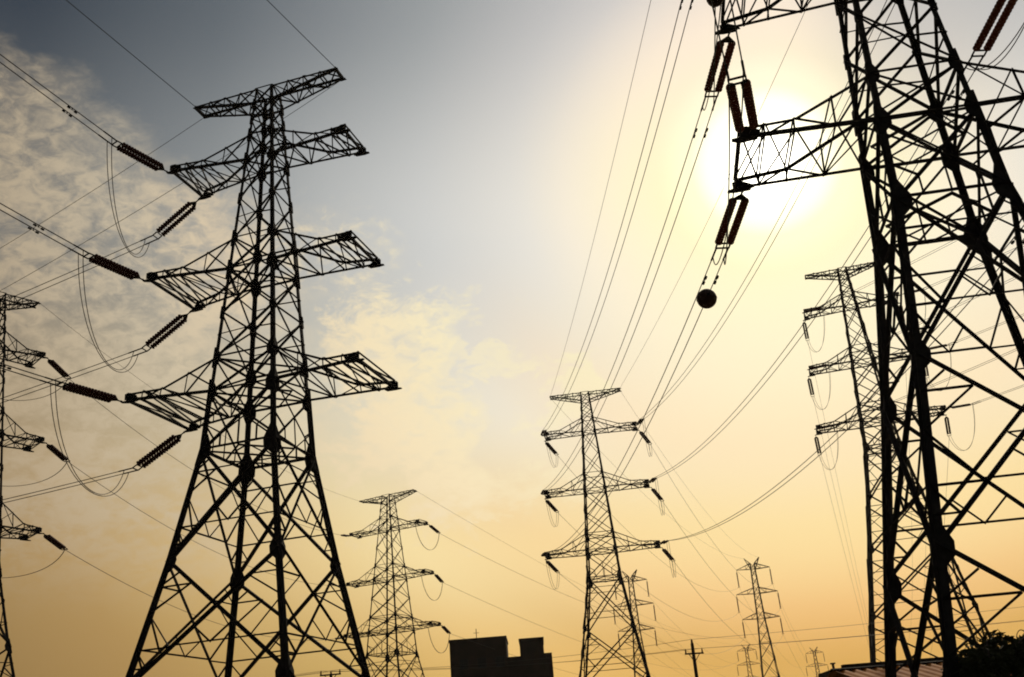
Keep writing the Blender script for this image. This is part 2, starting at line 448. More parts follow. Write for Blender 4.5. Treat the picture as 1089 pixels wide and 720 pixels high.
        for nf in (-1, 1):
            lo, up = [], []
            for t in st:
                x = side * (hl + (L - hl) * t); y = nf * (hl + (e - hl) * t)
                if arm == 0:
                    lo.append(Vector((x, y, zl + (zu - 0.12 - zl) * t))); xu = side * (hu + (L - hu) * t)
                    up.append(Vector((xu, nf * (hu + (e - hu) * t), zu)))
                else:
                    lo.append(Vector((x, y, zl)))
                    kz = zu + (zl + 0.27 * (zu - zl) - zu) * (t / 0.6) if t <= 0.6 else zl + 0.27 * (zu - zl) + (0.36 - 0.27 * (zu - zl)) * (t - 0.6) / 0.4
                    xu = side * (hu + (L - hu) * t); yy = nf * (hu + (e - hu) * t)
                    up.append(Vector((xu, yy, kz)))
            low[nf] = [p + ext for p in lo]; upp[nf] = [p + ext for p in up]
            ref = (0, nf, 0.05)
            for i in range(len(st) - 1):
                mb.angle(low[nf][i], low[nf][i + 1], cs * 1.15, A=(0, -nf, 0), B=(0, 0, 1))
                mb.angle(upp[nf][i], upp[nf][i + 1], cs, A=(0, -nf, 0), B=(0, 0, -1))
                a, b = (low, upp) if i % 2 == 0 else (upp, low)
                if i < len(st) - 2: mb.angle(b[nf][i], a[nf][i + 1], wsz, ref)
                if i > 0: mb.angle(low[nf][i], upp[nf][i], wsz, ref)
            mb.angle(low[nf][-1], upp[nf][-1], wsz * 1.3, ref)
        n = len(st)
        for i in range(1, n):
            mb.angle(low[-1][i], low[1][i], wsz if i < n - 1 else cs * 1.1, (0, 0, 1))
            mb.angle(upp[-1][i], upp[1][i], wsz, (0, 0, 1))
        for i in range(n - 1):
            a, b = (-1, 1) if i % 2 == 0 else (1, -1)
            mb.angle(low[a][i], low[b][i + 1], wsz * 1.1, (0, 0, 1))
            if arm and i in (0, 3): mb.angle(low[b][i], low[a][i + 1], wsz * 1.1, (0, 0, 1))
            if i >= 2 or arm == 0: mb.angle(upp[b][i], upp[a][i + 1], wsz, (0, 0, 1))
        o = mb.build('earthwire_arm' if arm == 0 else 'crossarm', M_STEEL, T)
        for nf in (-1, 1):
            p = low[nf][-1]; pl = MB()
            if arm: pl.plate(p + Vector((0, 0, -0.05)), (side, 0, 0), (0, nf, 0), [(-0.5, -0.12), (0.05, -0.2), (0.3, -0.06), (0.3, 0.08), (0.0, 0.12), (-0.45, 0.08)], 0.03)
            if arm: pl.plate(p + Vector((0, nf * 0.07, 0.12)), (side, 0, 0), (0, 0, 1), [(-0.6, -0.1), (0.1, -0.1), (0.1, 0.2), (-0.2, 0.22), (-0.55, 0.04)], 0.02)
            else: pl.plate(p + Vector((0, 0, 0.0)), (side, 0, 0), (0, nf, 0), [(-0.3, -0.1), (0.1, -0.12), (0.14, 0.06), (-0.2, 0.08)], 0.03)
            pl.build('hanger_plate', M_PLATE, o)


W1, W2 = 1.0, 0.853
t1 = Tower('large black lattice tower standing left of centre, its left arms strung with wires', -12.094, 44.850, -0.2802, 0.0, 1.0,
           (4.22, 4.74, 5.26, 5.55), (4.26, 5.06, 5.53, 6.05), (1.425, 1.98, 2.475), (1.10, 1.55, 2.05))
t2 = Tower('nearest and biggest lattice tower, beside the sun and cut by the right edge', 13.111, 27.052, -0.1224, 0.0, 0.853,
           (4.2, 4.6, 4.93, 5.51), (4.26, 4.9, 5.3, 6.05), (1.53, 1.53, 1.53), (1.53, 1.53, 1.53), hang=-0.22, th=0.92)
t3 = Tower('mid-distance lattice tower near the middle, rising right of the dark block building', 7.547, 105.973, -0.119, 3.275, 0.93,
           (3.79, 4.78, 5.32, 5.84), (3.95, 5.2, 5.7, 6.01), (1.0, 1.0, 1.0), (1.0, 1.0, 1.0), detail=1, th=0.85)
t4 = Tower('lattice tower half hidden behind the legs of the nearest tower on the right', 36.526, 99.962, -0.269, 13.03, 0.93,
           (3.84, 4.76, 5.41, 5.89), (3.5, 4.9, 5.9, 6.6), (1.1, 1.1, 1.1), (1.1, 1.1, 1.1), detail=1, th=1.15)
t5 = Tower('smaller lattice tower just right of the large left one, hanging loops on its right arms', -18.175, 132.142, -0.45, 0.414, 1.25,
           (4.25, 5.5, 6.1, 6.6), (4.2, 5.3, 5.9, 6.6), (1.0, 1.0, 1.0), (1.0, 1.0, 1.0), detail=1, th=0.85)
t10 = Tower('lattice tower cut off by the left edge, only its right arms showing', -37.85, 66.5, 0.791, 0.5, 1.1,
            (2.95, 3.5, 4.1, 4.6), (2.95, 3.5, 4.1, 4.6), (1.2, 1.2, 1.2), (1.2, 1.2, 1.2), detail=1, th=0.85)
# a small number board bolted to the rear left leg of the nearest tower
sp = MB(); p0 = t2.c(3, 4.75)
sp.box(p0.x + 0.12, p0.x + 0.36, p0.y - 0.14, p0.y - 0.10, p0.z - 0.14, p0.z + 0.16)
sp.build('number_board', M_PLATE, t2.root)

# ------------------------------------------------------------------ slim suspension towers far off
def slim_tower(label, X, Y, rot):
    root = empty('transmission_tower', (X, Y, 0), rot)
    tag(root, label, 'transmission tower', 'slim suspension towers far away')
    za = (46.3, 40.0, 33.6); La = (4.3, 5.3, 4.8)
    def hw(z): return 0.6 + (46.3 - z) * 0.030 if z > 33.6 else 0.98 + (33.6 - z) * 0.075
    C = lambda k, z: Vector((CORN[k][0] * hw(z), CORN[k][1] * hw(z), z))
    for k in range(4):
        mb = MB()
        for a, b in ((47.8, 33.6), (33.6, 0)):
            mb.angle(C(k, a), C(k, b), 0.2, A=(-CORN[k][0], 0, 0), B=(0, -CORN[k][1], 0))
        mb.build('leg', M_STEEL, root)
    lv = [47.8, 46.3, 44.2, 42.1, 40, 37.9, 35.8, 33.6, 30.8, 27.6, 23.8, 19, 13, 6.5, 0]
    for ia, ib in FACES:
        mb = MB(); nr = Vector((CORN[ia][0] + CORN[ib][0], CORN[ia][1] + CORN[ib][1], .01))
        for z1, z0 in zip(lv, lv[1:]):
            mb.angle(C(ia, z1), C(ib, z0), 0.11, nr); mb.angle(C(ib, z1), C(ia, z0), 0.11, nr)
            if z0 in za or z0 in (27.6, 19): mb.angle(C(ia, z0), C(ib, z0), 0.11, nr)
        mb.build('face_bracing', M_STEEL, root)
    tips = {}
    for s in (-1, 1):
        mb = MB()
        for k in ((0, 3) if s < 0 else (1, 2)):
            tp = Vector((s * 2.0, 0, 49.3))
            mb.angle(C(k, 46.3), tp, 0.14); mb.angle(C(k, 47.8), tp, 0.12); mb.angle(C(k, 47.8), lerp(C(k, 46.3), tp, 0.5), 0.08)
        mb.build('earthwire_horn', M_STEEL, root)
        for z, L in zip(za, La):
            mb = MB(); tp = Vector((s * L, 0, z + 0.15))
            for k in ((0, 3) if s < 0 else (1, 2)):
                a, b = C(k, z), C(k, z + 1.5)
                mb.angle(a, tp, 0.13); mb.angle(b, tp, 0.12)
                for t in (0.35, 0.68): mb.angle(lerp(a, tp, t), lerp(b, tp, t), 0.07)
                mb.angle(b, lerp(a, tp, 0.35), 0.07)
            mb.build('crossarm', M_STEEL, root)
            tips[(s, za.index(z))] = Vector((X + s * L * math.cos(rot), Y + s * L * math.sin(rot), z))
    tips[(-1, 'e')] = Vector((X - 2 * math.cos(rot), Y - 2 * math.sin(rot), 49.3))
    tips[(1, 'e')] = Vector((X + 2 * math.cos(rot), Y + 2 * math.sin(rot), 49.3))
    return tips


t6 = slim_tower('slim far tower with two short horns, standing clear in the orange sky right of centre', 58.4, 271.0, -0.15)
t7 = slim_tower('slim far tower partly hidden behind the mid-distance central tower', 26.4, 275.0, -0.12)
t8 = slim_tower('tiny distant tower just left of the base of the slim far tower', 97.6, 496.0, -0.2)
t9 = slim_tower('tiny distant tower rising over the small flat-roofed hut', 139.7, 538.0, -0.2)

# ------------------------------------------------------------------ insulators
def stack_mesh():
    mb = MB(); prof = [(0.0, 0.03)]
    n = 15; p = 0.157
    for i in range(n):
        a = i * p
        prof += [(a + 0.002, 0.095), (a + 0.03, 0.10), (a + 0.045, 0.13), (a + 0.085, 0.142), (a + 0.125, 0.14), (a + 0.135, 0.10), (a + 0.152, 0.095)]
    prof += [(n * p, 0.03)]
    mb.lathe(prof, 14); mb.smooth = False
    return mb.mesh('insulator_stack')


STACK = stack_mesh()
STACK.materials.append(M_PORC)
STACK_LIT = STACK.copy(); STACK_LIT.materials.clear(); STACK_LIT.materials.append(M_PORC_LIT)
LS = 3.2


def yoke_mb(x, flip):
    y = MB(); s = -1 if flip else 1
    y.plate((x, 0, 0), (1, 0, 0), (0, 1, 0), [(-0.10 * s, -0.05), (0.12 * s, -0.27), (0.18 * s, -0.24), (0.18 * s, 0.24), (0.12 * s, 0.27), (-0.10 * s, 0.05)][:: s], 0.02)
    return y


lk = MB(); lk.bar((0, 0, 0), (0.3, 0, 0), 0.05); lk.lathe([(0.08, 0.0), (0.09, 0.05), (0.14, 0.05), (0.15, 0.0)], 8)
LINK = lk.mesh('shackle'); LINK.materials.append(M_STEEL)
YA = yoke_mb(0.38, False).mesh('yoke_plate'); YA.materials.append(M_STEEL)
yb_ = MB()
for a_, b_ in (((2.93, -.24, 0), (2.93, .24, 0)), ((3.2, -.26, 0), (3.2, .26, 0)), ((2.93, -.24, 0), (3.2, -.24, 0)), ((2.93, .24, 0), (3.2, .24, 0))): yb_.bar(a_, b_, 0.05)
YB = yb_.mesh('yoke_plate'); YB.materials.append(M_STEEL)


def insulator(p, d, label, group, y_off=0.21, sc=1.0, stack=None):
    d = Vector(d).normalized()
    side = Vector((0, 0, 1)).cross(d).normalized(); up = d.cross(side)
    o = empty('insulator_string')
    m = Matrix((d, side, up)).transposed().to_4x4(); m.translation = p
    o.matrix_world = m @ Matrix.Scale(sc, 4)
    tag(o, label, 'insulator', group)
    link('shackle', LINK, None, o); link('yoke_plate', YA, None, o); link('yoke_plate', YB, None, o)
    for s in (-1, 1):
        k = link('insulator_stack', stack or STACK, None, o); k.location = (0.53, s * y_off, 0)
    return Vector(p) + d * LS * sc, side


def dirv(deg, slope):
    return Vector((math.sin(R(deg)), math.cos(R(deg)), slope)).normalized()


def toward(a, b, slope):
    d = Vector(b) - Vector(a); h = Vector((d.x, d.y, 0)).normalized()
    return Vector((h.x, h.y, slope)).normalized()


def para(a, b, sag, n=36):
    a = Vector(a); b = Vector(b)
    return [a + (b - a) * (i / n) - Vector((0, 0, 4 * sag * (i / n) * (1 - i / n))) for i in range(n + 1)]


WIRES = 'overhead conductors between towers'
LOOPS = 'jumper loops under the arms'
EARTH = 'earth wires at the tower tops'


def damper(mb_parent, p, d):
    mb = MB(); d = Vector(d).normalized()
    mb.tube([p - d * 0.26 - Vector((0, 0, .1)), p - d * 0.12 - Vector((0, 0, .1))], 0.05, 8)
    mb.tube([p + d * 0.12 - Vector((0, 0, .1)), p + d * 0.26 - Vector((0, 0, .1))], 0.05, 8)
    mb.tube([p - d * 0.2 - Vector((0, 0, .1)), p + d * 0.2 - Vector((0, 0, .1))], 0.012, 5)
    mb.bar(p + Vector((0, 0, .02)), p - Vector((0, 0, .12)), 0.035)
    mb.build('vibration_damper', M_STEEL, mb_parent)


def pair(a, sa, b, sb, sag, label, r=0.022, sep=0.22, damp=(), group=WIRES, n=36, name='conductor_pair', spacers=()):
    """a twin bundle hung from a to b; sa, sb are the sideways unit vectors at its ends"""
    o = empty(name, a); tag(o, label, 'power line', group)
    a = Vector(a)
    lines = []
    for s in (-1, 1):
        pts = para(Vector(a) + sa * sep * s, Vector(b) + sb * sep * s, sag, n)
        mb = MB(); mb.tube([p - a for p in pts], r); mb.build('cable', M_CABLE, o); lines.append(pts)
        L = sum(((pts[i + 1] - pts[i]).length for i in range(n)))
        for q in damp:
            i = min(n - 1, int(q / L * n)); f = q / L * n - i
            damper(o, lerp(pts[i], pts[i + 1], f) - a, pts[i + 1] - pts[i])
    for s_, pts in zip((-1, 1), lines):      # compression clamps where the bundle meets its yoke
        mb = MB(); k = max(1, int(n * 0.9 / L) + 1)
        mb.tube([pts[0] - a, lerp(pts[0], pts[k], 0.8 / (pts[k] - pts[0]).length) - a], 0.036, 8)
        mb.build('clamp', M_STEEL, o)
    for q in spacers:
        mb = MB(); p0 = lerp(lines[0][int(q * n)], lines[0][int(q * n) + 1], 0); p1 = lines[1][int(q * n)]
        mb.bar(p0 - a, p1 - a, 0.05); mb.build('spacer', M_STEEL, o)
    return lines


def single(a, b, sag, label, r=0.02, group=WIRES, name='conductor_cable', cat='power line', n=40):
    a = Vector(a); mb = MB(); mb.tube([p - a for p in para(a, b, sag, n)], r, 5)
    o = mb.build(name, M_CABLE); o.location = a
    tag(o, label, cat, group)
    return o


def bez(a, b, c, d, n=26):
    a, b, c, d = map(Vector, (a, b, c, d)); out = []
    for i in range(n + 1):
        t = i / n; u = 1 - t
        out.append(a * u ** 3 + b * 3 * u * u * t + c * 3 * u * t * t + d * t ** 3)
    return out


def jumper(a, sa, b, sb, drop, label, r=0.02, sep=0.2, lean=(0, 0, 0)):
    o = empty('jumper_loop', a); tag(o, label, 'jumper cable', LOOPS)
    a = Vector(a); b = Vector(b); lean = Vector(lean); out = []
    for s in (-1, 1):
        A = a + sa * sep * s; B = b + sb * sep * s
        lowz = min(A.z, B.z) - drop * 1.33
        c1 = lerp(A, B, 0.12) + lean; c2 = lerp(A, B, 0.85) + lean
        c1.z = lowz; c2.z = lowz
        pts = bez(A, c1, c2, B)
        mb = MB(); mb.tube([p - a for p in pts], r); mb.build('cable', M_CABLE, o); out.append(pts)
    return out


# --- the large left tower: three wired arms on its left side
nm = {1: 'top', 2: 'middle', 3: 'lowest'}
for arm, sn, wn, sf, wf, drop in ((1, .079, .292, -.72, -.255, 2.2), (2, .069, .214, -.66, -.184, 2.2), (3, .023, .077, -.58, -.093, 2.2)):
    a = t1.tip(-1, arm, -1); d = dirv(215.15, sn)
    ya, sa = insulator(a, d, f'dark insulator string pulling up-left from the {nm[arm]} left arm of the large left tower', 'insulator strings of the large left tower', 0.2)
    dw = dirv(215.15, wn)
    pair(ya, sa, ya + dw * 52, sa, 0.35, f'twin conductors climbing up-left from the {nm[arm]} left arm of the large left tower', damp=(2.6,), r=0.024, spacers=(0.02,))
    b = t1.tip(-1, arm, 1); d2 = dirv(-77.1, sf)
    yb, sb = insulator(b, d2, f'reddish insulators slanting down-left from the {nm[arm]} left arm of the large left tower', 'insulator strings of the large left tower', 0.23)
    dw2 = dirv(-77.1, wf)
    pair(yb, sb, yb + dw2 * 95 + Vector((0, 0, 12)), sb, 3.0, f'twin conductors running down-left off the {nm[arm]} left arm of the large left tower', r=0.02)
    jumper(ya + dw * 0.3, sa, yb + dw2 * 0.5, sb, drop, f'hanging loop of two cables under the {nm[arm]} left arm of the large left tower', r=0.02)
for side, nmE in ((-1, 'left'), (1, 'right')):
    a = t1.tip(side, 0, -1)
    single(a, a + dirv(215.15, 0.30 if side < 0 else 0.33) * 52, 0.3, f'earth wire rising up-left from the {nmE} top end of the large left tower', 0.02, EARTH, 'earth_wire')
    a = t1.tip(side, 0, 1)
    single(a, a + dirv(-77.1, -0.2) * 95, 7.0, f'earth wire dropping away behind from the {nmE} top end of the large left tower', 0.014, EARTH, 'earth_wire')

# --- the nearest tower and the span from it to the middle tower
SG = {1: 3.0, 2: 3.0, 3: 3.0}
lines_lr = {}
for side, sd in ((-1, 'left'), (1, 'right')):
    for arm in (1, 2, 3):
        a = t2.tip(side, arm, 1); b = t3.tip(side, arm, -1)
        ya, sa = insulator(a, toward(a, b, -0.16), f'brown insulators on the far side of the {nm[arm]} {sd} arm of the nearest tower', 'insulator strings of the nearest tower', stack=STACK_LIT)
        yb, sb = insulator(b, toward(b, a, -0.10), f'insulator string facing the viewer at the {nm[arm]} {sd} arm of the central tower', 'insulator strings of the central tower', 0.18, 0.8)
        lines_lr[(side, arm)] = pair(ya, sa, yb, -sb, 2.6, f'twin conductors from the {nm[arm]} {sd} arm of the nearest tower to the central tower', damp=(2.0,), r=0.021)
        an = t2.tip(side, arm, -1); dn = dirv(196.5, -0.02)
        if arm in (2, 3):
            yn, sn = insulator(an, dn, f'brown insulators on the viewer side of the {nm[arm]} {sd} arm of the nearest tower', 'insulator strings of the nearest tower', stack=STACK_LIT)
            pair(yn, sn, yn + dirv(196.5, -0.04) * 48, sn, 0.6, f'twin conductors passing overhead from the {nm[arm]} {sd} arm of the nearest tower', r=0.02)
            jl = jumper(yn + dn * 0.2, sn, ya + toward(a, b, -.1) * 0.6, sa, 1.6, f'hanging cable loop at the {nm[arm]} {sd} arm of the nearest tower', r=0.02, lean=(side * 0.3, 0, 0))
            if side == -1 and arm == 2: ball_at = jl[0][8]
    a = t2.tip(side, 0, 1); b = t3.tip(side, 0, -1)
    single(a, b, 1.2, f'thin earth wire from the nearest tower to the {sd} top end of the central tower', 0.014, EARTH, 'earth_wire')


def marker_ball(p, r, label):
    bm = bmesh.new(); bmesh.ops.create_uvsphere(bm, u_segments=32, v_segments=20, radius=r)
    for f in bm.faces: f.smooth = True
    # the two halves meet in a flange at the equator
    geo = bmesh.ops.create_cone(bm, cap_ends=True, segments=32, radius1=r * 1.03, radius2=r * 1.03, depth=0.03)
    me = bpy.data.meshes.new('marker_ball'); bm.to_mesh(me); bm.free()
    o = empty('marker_ball', p); tag(o, label, 'marker ball', 'aircraft warning balls on the wires')
    link('shell', me, M_BALL, o)
    for s in (-1, 1):
        mb = MB(); mb.tube([Vector((0, s * r * 0.95, 0)), Vector((0, s * (r + 0.14), 0))], 0.045, 8); mb.build('clamp', M_STEEL, o)


pl = lines_lr[(-1, 3)][0]
marker_ball(lerp(pl[1], pl[2], 0.8), 0.39, 'round black marker ball on the wires just below the sun')
marker_ball(ball_at, 0.27, 'round black marker ball at the top edge beside the nearest tower')

# --- the middle tower onward to the slim far tower
for side, sd in ((-1, 'left'), (1, 'right')):
    for arm in (1, 2, 3):
        a = t3.tip(side, arm, 1); b = t6[(side, arm - 1)]
        ya, sa = insulator(a, dirv(34, -0.5), f'small twin insulators slanting down from the {nm[arm]} {sd} arm of the central tower', 'insulator strings of the central tower', 0.16, 0.8)
        e = b - Vector((0, 0, 4.3))
        single(ya, e, 6.0, f'thin conductor from the {nm[arm]} {sd} arm of the central tower to the slim far tower', 0.02)
        bn = t3.tip(side, arm, -1); 
        jumper(bn + toward(bn, t2.tip(side, arm, 1), -.1) * 3.1, sa, ya, sa, 2.3, f'thin hanging loop under the {nm[arm]} {sd} arm of the central tower', 0.018, 0.12)
    single(t3.tip(side, 0, 1), t6[(side, 'e')], 4.0, f'thin earth wire from the central tower to the {sd} horn of the slim far tower', 0.014, EARTH, 'earth_wire')

# --- the tower behind the nearest one
FAR4 = Vector((127, 384, 0))
for side, sd in ((-1, 'left'), (1, 'right')):
    for arm in (1, 2, 3):
        a = t4.tip(side, arm, 1); b = FAR4 + Vector((side * 5, -side * 2, 20 + 6.5 * (3 - arm)))
        ya, sa = insulator(a, toward(a, b, -1.1), f'insulators hanging at the {nm[arm]} {sd} arm of the half-hidden right tower', 'insulator strings of the half-hidden tower', 0.16, 0.75)
        single(ya, b, 7.0, f'thin conductor dropping away from the {nm[arm]} {sd} arm of the half-hidden right tower', 0.016)
        an = t4.tip(side, arm, -1); c = Vector((100, 42, 47 + 6.5 * (3 - arm))) + Vector((side * 5, side * 4, 0))
        yn, sn = insulator(an, toward(an, c, -0.1), f'insulators on the viewer side of the {nm[arm]} {sd} arm of the half-hidden tower', 'insulator strings of the half-hidden tower', 0.16, 0.75)
        pair(yn, sn, c, sn, 2.2, f'twin conductors rising to the right from the {nm[arm]} {sd} arm of the half-hidden tower', r=0.02)
        jumper(yn, sn, ya, sa, 2.4, f'thin hanging loop under the {nm[arm]} {sd} arm of the half-hidden right tower', 0.018, 0.12)

# --- the left-edge tower to the smaller tower behind
for arm in (1, 2, 3):
    a = t10.tip(1, arm, -1); b = t5.tip(-1, arm, -1)
    ya, sa = insulator(a, toward(a, b, -0.22), f'dark insulator string slanting right from the {nm[arm]} arm of the left-edge tower', 'insulator strings of the left-edge tower', 0.15, 0.9)
    yb, sb = insulator(b, toward(b, a, -0.15), f'insulator string at the {nm[arm]} left arm of the smaller left tower', 'insulator strings of the smaller tower', 0.15, 0.85)
    single(ya, yb, 2.2, f'single conductor from the {nm[arm]} arm of the left-edge tower to the smaller tower', 0.021)
    bx = t10.world(1.5, 1.2, Z['L%d' % arm])
    d10 = dirv(-98, -0.45)
    yx, sx = insulator(bx, d10, f'dark insulator string slanting left from the {nm[arm]} arm of the left-edge tower', 'insulator strings of the left-edge tower', 0.15, 0.9)
    single(yx, yx + dirv(-98, -0.1) * 60, 1.0, f'conductor leaving the left edge from the {nm[arm]} arm of the left-edge tower', 0.02)
    jumper(ya, sa, yx, sx, 1.6, f'drooping cable loop under the {nm[arm]} arm of the left-edge tower', 0.018, 0.02)
    # right arms of the smaller tower
    a = t5.tip(1, arm, 1)
    e = [t6[(-1, 2)] - Vector((0, 0, 4.3)), t8[(-1, 0)] - Vector((0, 0, 4.3)), t8[(-1, 1)] - Vector((0, 0, 4.3))][arm - 1]
    ya, sa = insulator(a, toward(a, e, -0.28), f'dark insulator string slanting right from the {nm[arm]} right arm of the smaller tower', 'insulator strings of the smaller tower', 0.15, 0.85)
    single(ya, e, 4.0 if arm == 1 else 7.0, f'thin conductor running right from the {nm[arm]} right arm of the smaller tower', 0.021)
    an = t5.tip(1, arm, -1); dn = dirv(250, -0.2)
    jumper(ya, sa, an - Vector((0.6, 0.5, 0.4)), sa, 2.6, f'round hanging loop under the {nm[arm]} right arm of the smaller tower', 0.02, 0.03)
single(t10.tip(1, 0, -1), t5.tip(-1, 0, -1), 2.0, 'earth wire from the top of the left-edge tower to the smaller tower', 0.014, EARTH, 'earth_wire')
single(t5.tip(1, 0, 1), t8[(-1, 'e')], 5.0, 'earth wire running right from the top of the smaller tower', 0.016, EARTH, 'earth_wire')

# --- suspension insulators of the slim towers, and the long spans beyond
def hang_string(p, label, group):
    o = empty('insulator_string', p); tag(o, label, 'insulator', group)
    mb = MB(); mb.bar((0, 0, 0.1), (0, 0, -0.4), 0.08); mb.build('shackle', M_STEEL, o)
    k = link('insulator_stack', HANG, None, o); k.location = (0, 0, -0.4)
    mb = MB(); mb.bar((-0.3, 0, -4.2), (0.3, 0, -4.2), 0.1); mb.bar((0, 0, -4.0), (0, 0, -4.3), .1); mb.build('clamp', M_STEEL, o)


hm = MB()
for v in STACK.vertices: hm.v.append((v.co.y * 1.15, v.co.z * 1.15, -v.co.x * 1.53))
hm.f = [tuple(p.vertices) for p in STACK.polygons]
HANG = hm.mesh('insulator_stack'); HANG.materials.append(M_PORC)
for tips, nmT in ((t6, 'slim far tower clear of the others'), (t7, 'slim far tower behind the central one'), (t8, 'tiny tower left of the slim one'), (t9, 'tiny tower over the hut')):
    for side, sd in ((-1, 'left'), (1, 'right')):
        for arm in (1, 2, 3):
            hang_string(tips[(side, arm - 1)], f'hanging insulator at the {nm[arm]} {sd} arm of the {nmT}', 'hanging insulators of the far towers')
for side, sd in ((-1, 'left'), (1, 'right')):
    for arm in (1, 2, 3):
        dz = Vector((0, 0, 4.3))
        single(t6[(side, arm - 1)] - dz, t9[(side, arm - 1)] - dz, 9.0, f'faint conductor beyond the {nm[arm]} {sd} arm of the slim far tower', 0.02)
        single(t7[(side, arm - 1)] - dz, t8[(side, arm - 1)] - dz, 8.0, f'faint conductor beyond the {nm[arm]} {sd} arm of the tower behind the central one', 0.02)

# ------------------------------------------------------------------ wooden distribution poles and their wires
def pole(label, X, Y, h, arms, rot):
    root = empty('utility_pole', (X, Y, 0), rot); tag(root, label, 'utility pole', 'wooden utility poles')
    mb = MB(); mb.tube([(0, 0, -0.5), (0, 0, h * 0.5), (0, 0, h)], 0.17, 10, 0.12); mb.build('shaft', M_WOOD, root)
    pts = []
    for z, L in arms:
        mb = MB(); mb.bar((-L, -0.2, z), (L, -0.2, z), 0.11)
        mb.bar((-L * .6, -0.2, z), (0, -0.14, z - 0.6), 0.05); mb.bar((L * .6, -0.2, z), (0, -0.14, z - 0.6), 0.05)
        o = mb.build('pole_crossarm', M_WOOD, root)
        for x in (-L + 0.08, L - 0.08):
            q = MB(); q.tube([(x, -0.2, z + 0.06), (x, -0.2, z + 0.16), (x, -0.2, z + 0.24), (x, -0.2, z + 0.36)], 0.065, 8, 0.04); q.build('pin_insulator', M_PORC, o)
            pts.append(Vector((X + x * math.cos(rot), Y + x * math.sin(rot), z + 0.36)))
    q = MB(); q.tube([(0, 0, h - 0.02), (0, 0, h + 0.15), (0, 0, h + 0.3)], 0.10, 8, 0.06); q.build('pin_insulator', M_PORC, root)
    pts.append(Vector((X, Y, h + 0.3)))
    return pts


pA = pole('dark wooden utility pole with one crossarm, right of the central tower', 11.75, 80.0, 9.65, ((8.9, 0.72),), 0.15)
pB = pole('dark utility pole top with stacked crossarms between the large left tower legs', -16.65, 85.0, 9.9, ((9.95, 0.85), (9.3, 0.72), (8.75, 0.85)), -0.05)
POLE = 'wires of the wooden pole line'
for i, (a, b, c) in enumerate(((pA[0], pB[0], 'lower front'), (pA[1], pB[1], 'lower rear'), (pA[2], pB[-1], 'upper'))):
    single(a, b, 0.45, f'{c} pole wire strung low between the two wooden poles', 0.014, POLE, 'pole_wire')
    single(a, Vector((62, 76, 10.2 + 0.6 * (i == 2))) + (a - pA[0]), 0.5, f'{c} pole wire running right from the pole by the central tower', 0.013, POLE, 'pole_wire')
    single(b, Vector((-68, 88, 9.6 + 0.5 * (i == 2))) + (b - pB[0]), 0.5, f'{c} pole wire running to the left edge behind the large left tower', 0.013, POLE, 'pole_wire')

# ------------------------------------------------------------------ the dark block building
bld = empty('block_building', (-5.5, 153, 0)); tag(bld, 'black silhouetted block building with a stepped flat roof between two towers', 'building')
def bbox(name, x0, x1, z1, y0=-3, y1=5, z0=0.0, m=M_WALL):
    mb = MB(); mb.box(x0, x1, y0, y1, z0, z1); return mb.build(name, m, bld)
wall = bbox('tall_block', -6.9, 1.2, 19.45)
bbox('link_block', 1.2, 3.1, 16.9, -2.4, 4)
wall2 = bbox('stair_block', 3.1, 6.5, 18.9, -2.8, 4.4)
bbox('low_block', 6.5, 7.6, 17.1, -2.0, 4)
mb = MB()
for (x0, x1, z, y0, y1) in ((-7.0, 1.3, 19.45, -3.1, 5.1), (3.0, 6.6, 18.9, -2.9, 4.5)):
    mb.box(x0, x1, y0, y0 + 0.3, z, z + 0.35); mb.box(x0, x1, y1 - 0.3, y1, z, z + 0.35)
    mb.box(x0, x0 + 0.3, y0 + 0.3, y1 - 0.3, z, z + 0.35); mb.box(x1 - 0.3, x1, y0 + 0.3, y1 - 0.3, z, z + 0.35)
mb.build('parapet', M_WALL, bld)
for fl in range(5):
    for k in range(3):
        x = -5.6 + k * 2.6; z = 2.4 + fl * 3.3
        f = MB(); f.box(x - 0.06, x + 1.26, -3.06, -2.98, z - 0.06, z + 1.46); wfr = f.build('window', M_TRIM, bld)
        p = MB(); p.box(x, x + 0.58, -3.09, -3.055, z, z + 1.4); p.box(x + 0.62, x + 1.2, -3.09, -3.055, z, z + 1.4); p.build('pane', M_GLASS, wfr)
mb = MB(); mb.bar((-3.2, 1, 19.4), (-3.2, 1, 21.6), 0.1); mb.bar((-3.6, 1, 21.0), (-2.8, 1, 21.0), 0.06); mb.build('antenna', M_STEEL, bld)
mb = MB(); mb.tube([(-6.98, -3.1, 1), (-6.98, -3.1, 12.5)], 0.09, 8); mb.box(-7.15, -6.9, -3.0, -2.6, 11.6, 12.4); mb.build('downpipe', M_TRIM, bld)

# ------------------------------------------------------------------ shed with the orange roof
shed = empty('roofed_shed', (12.2, 37.5, 0), 0.04); tag(shed, 'long shed whose orange corrugated roof glows behind the nearest tower legs', 'shed')
mb = MB(); mb.box(-0.9, 7.4, -4.8, 11.5, 0, 2.3); mb.build('wall', M_WALL, shed)
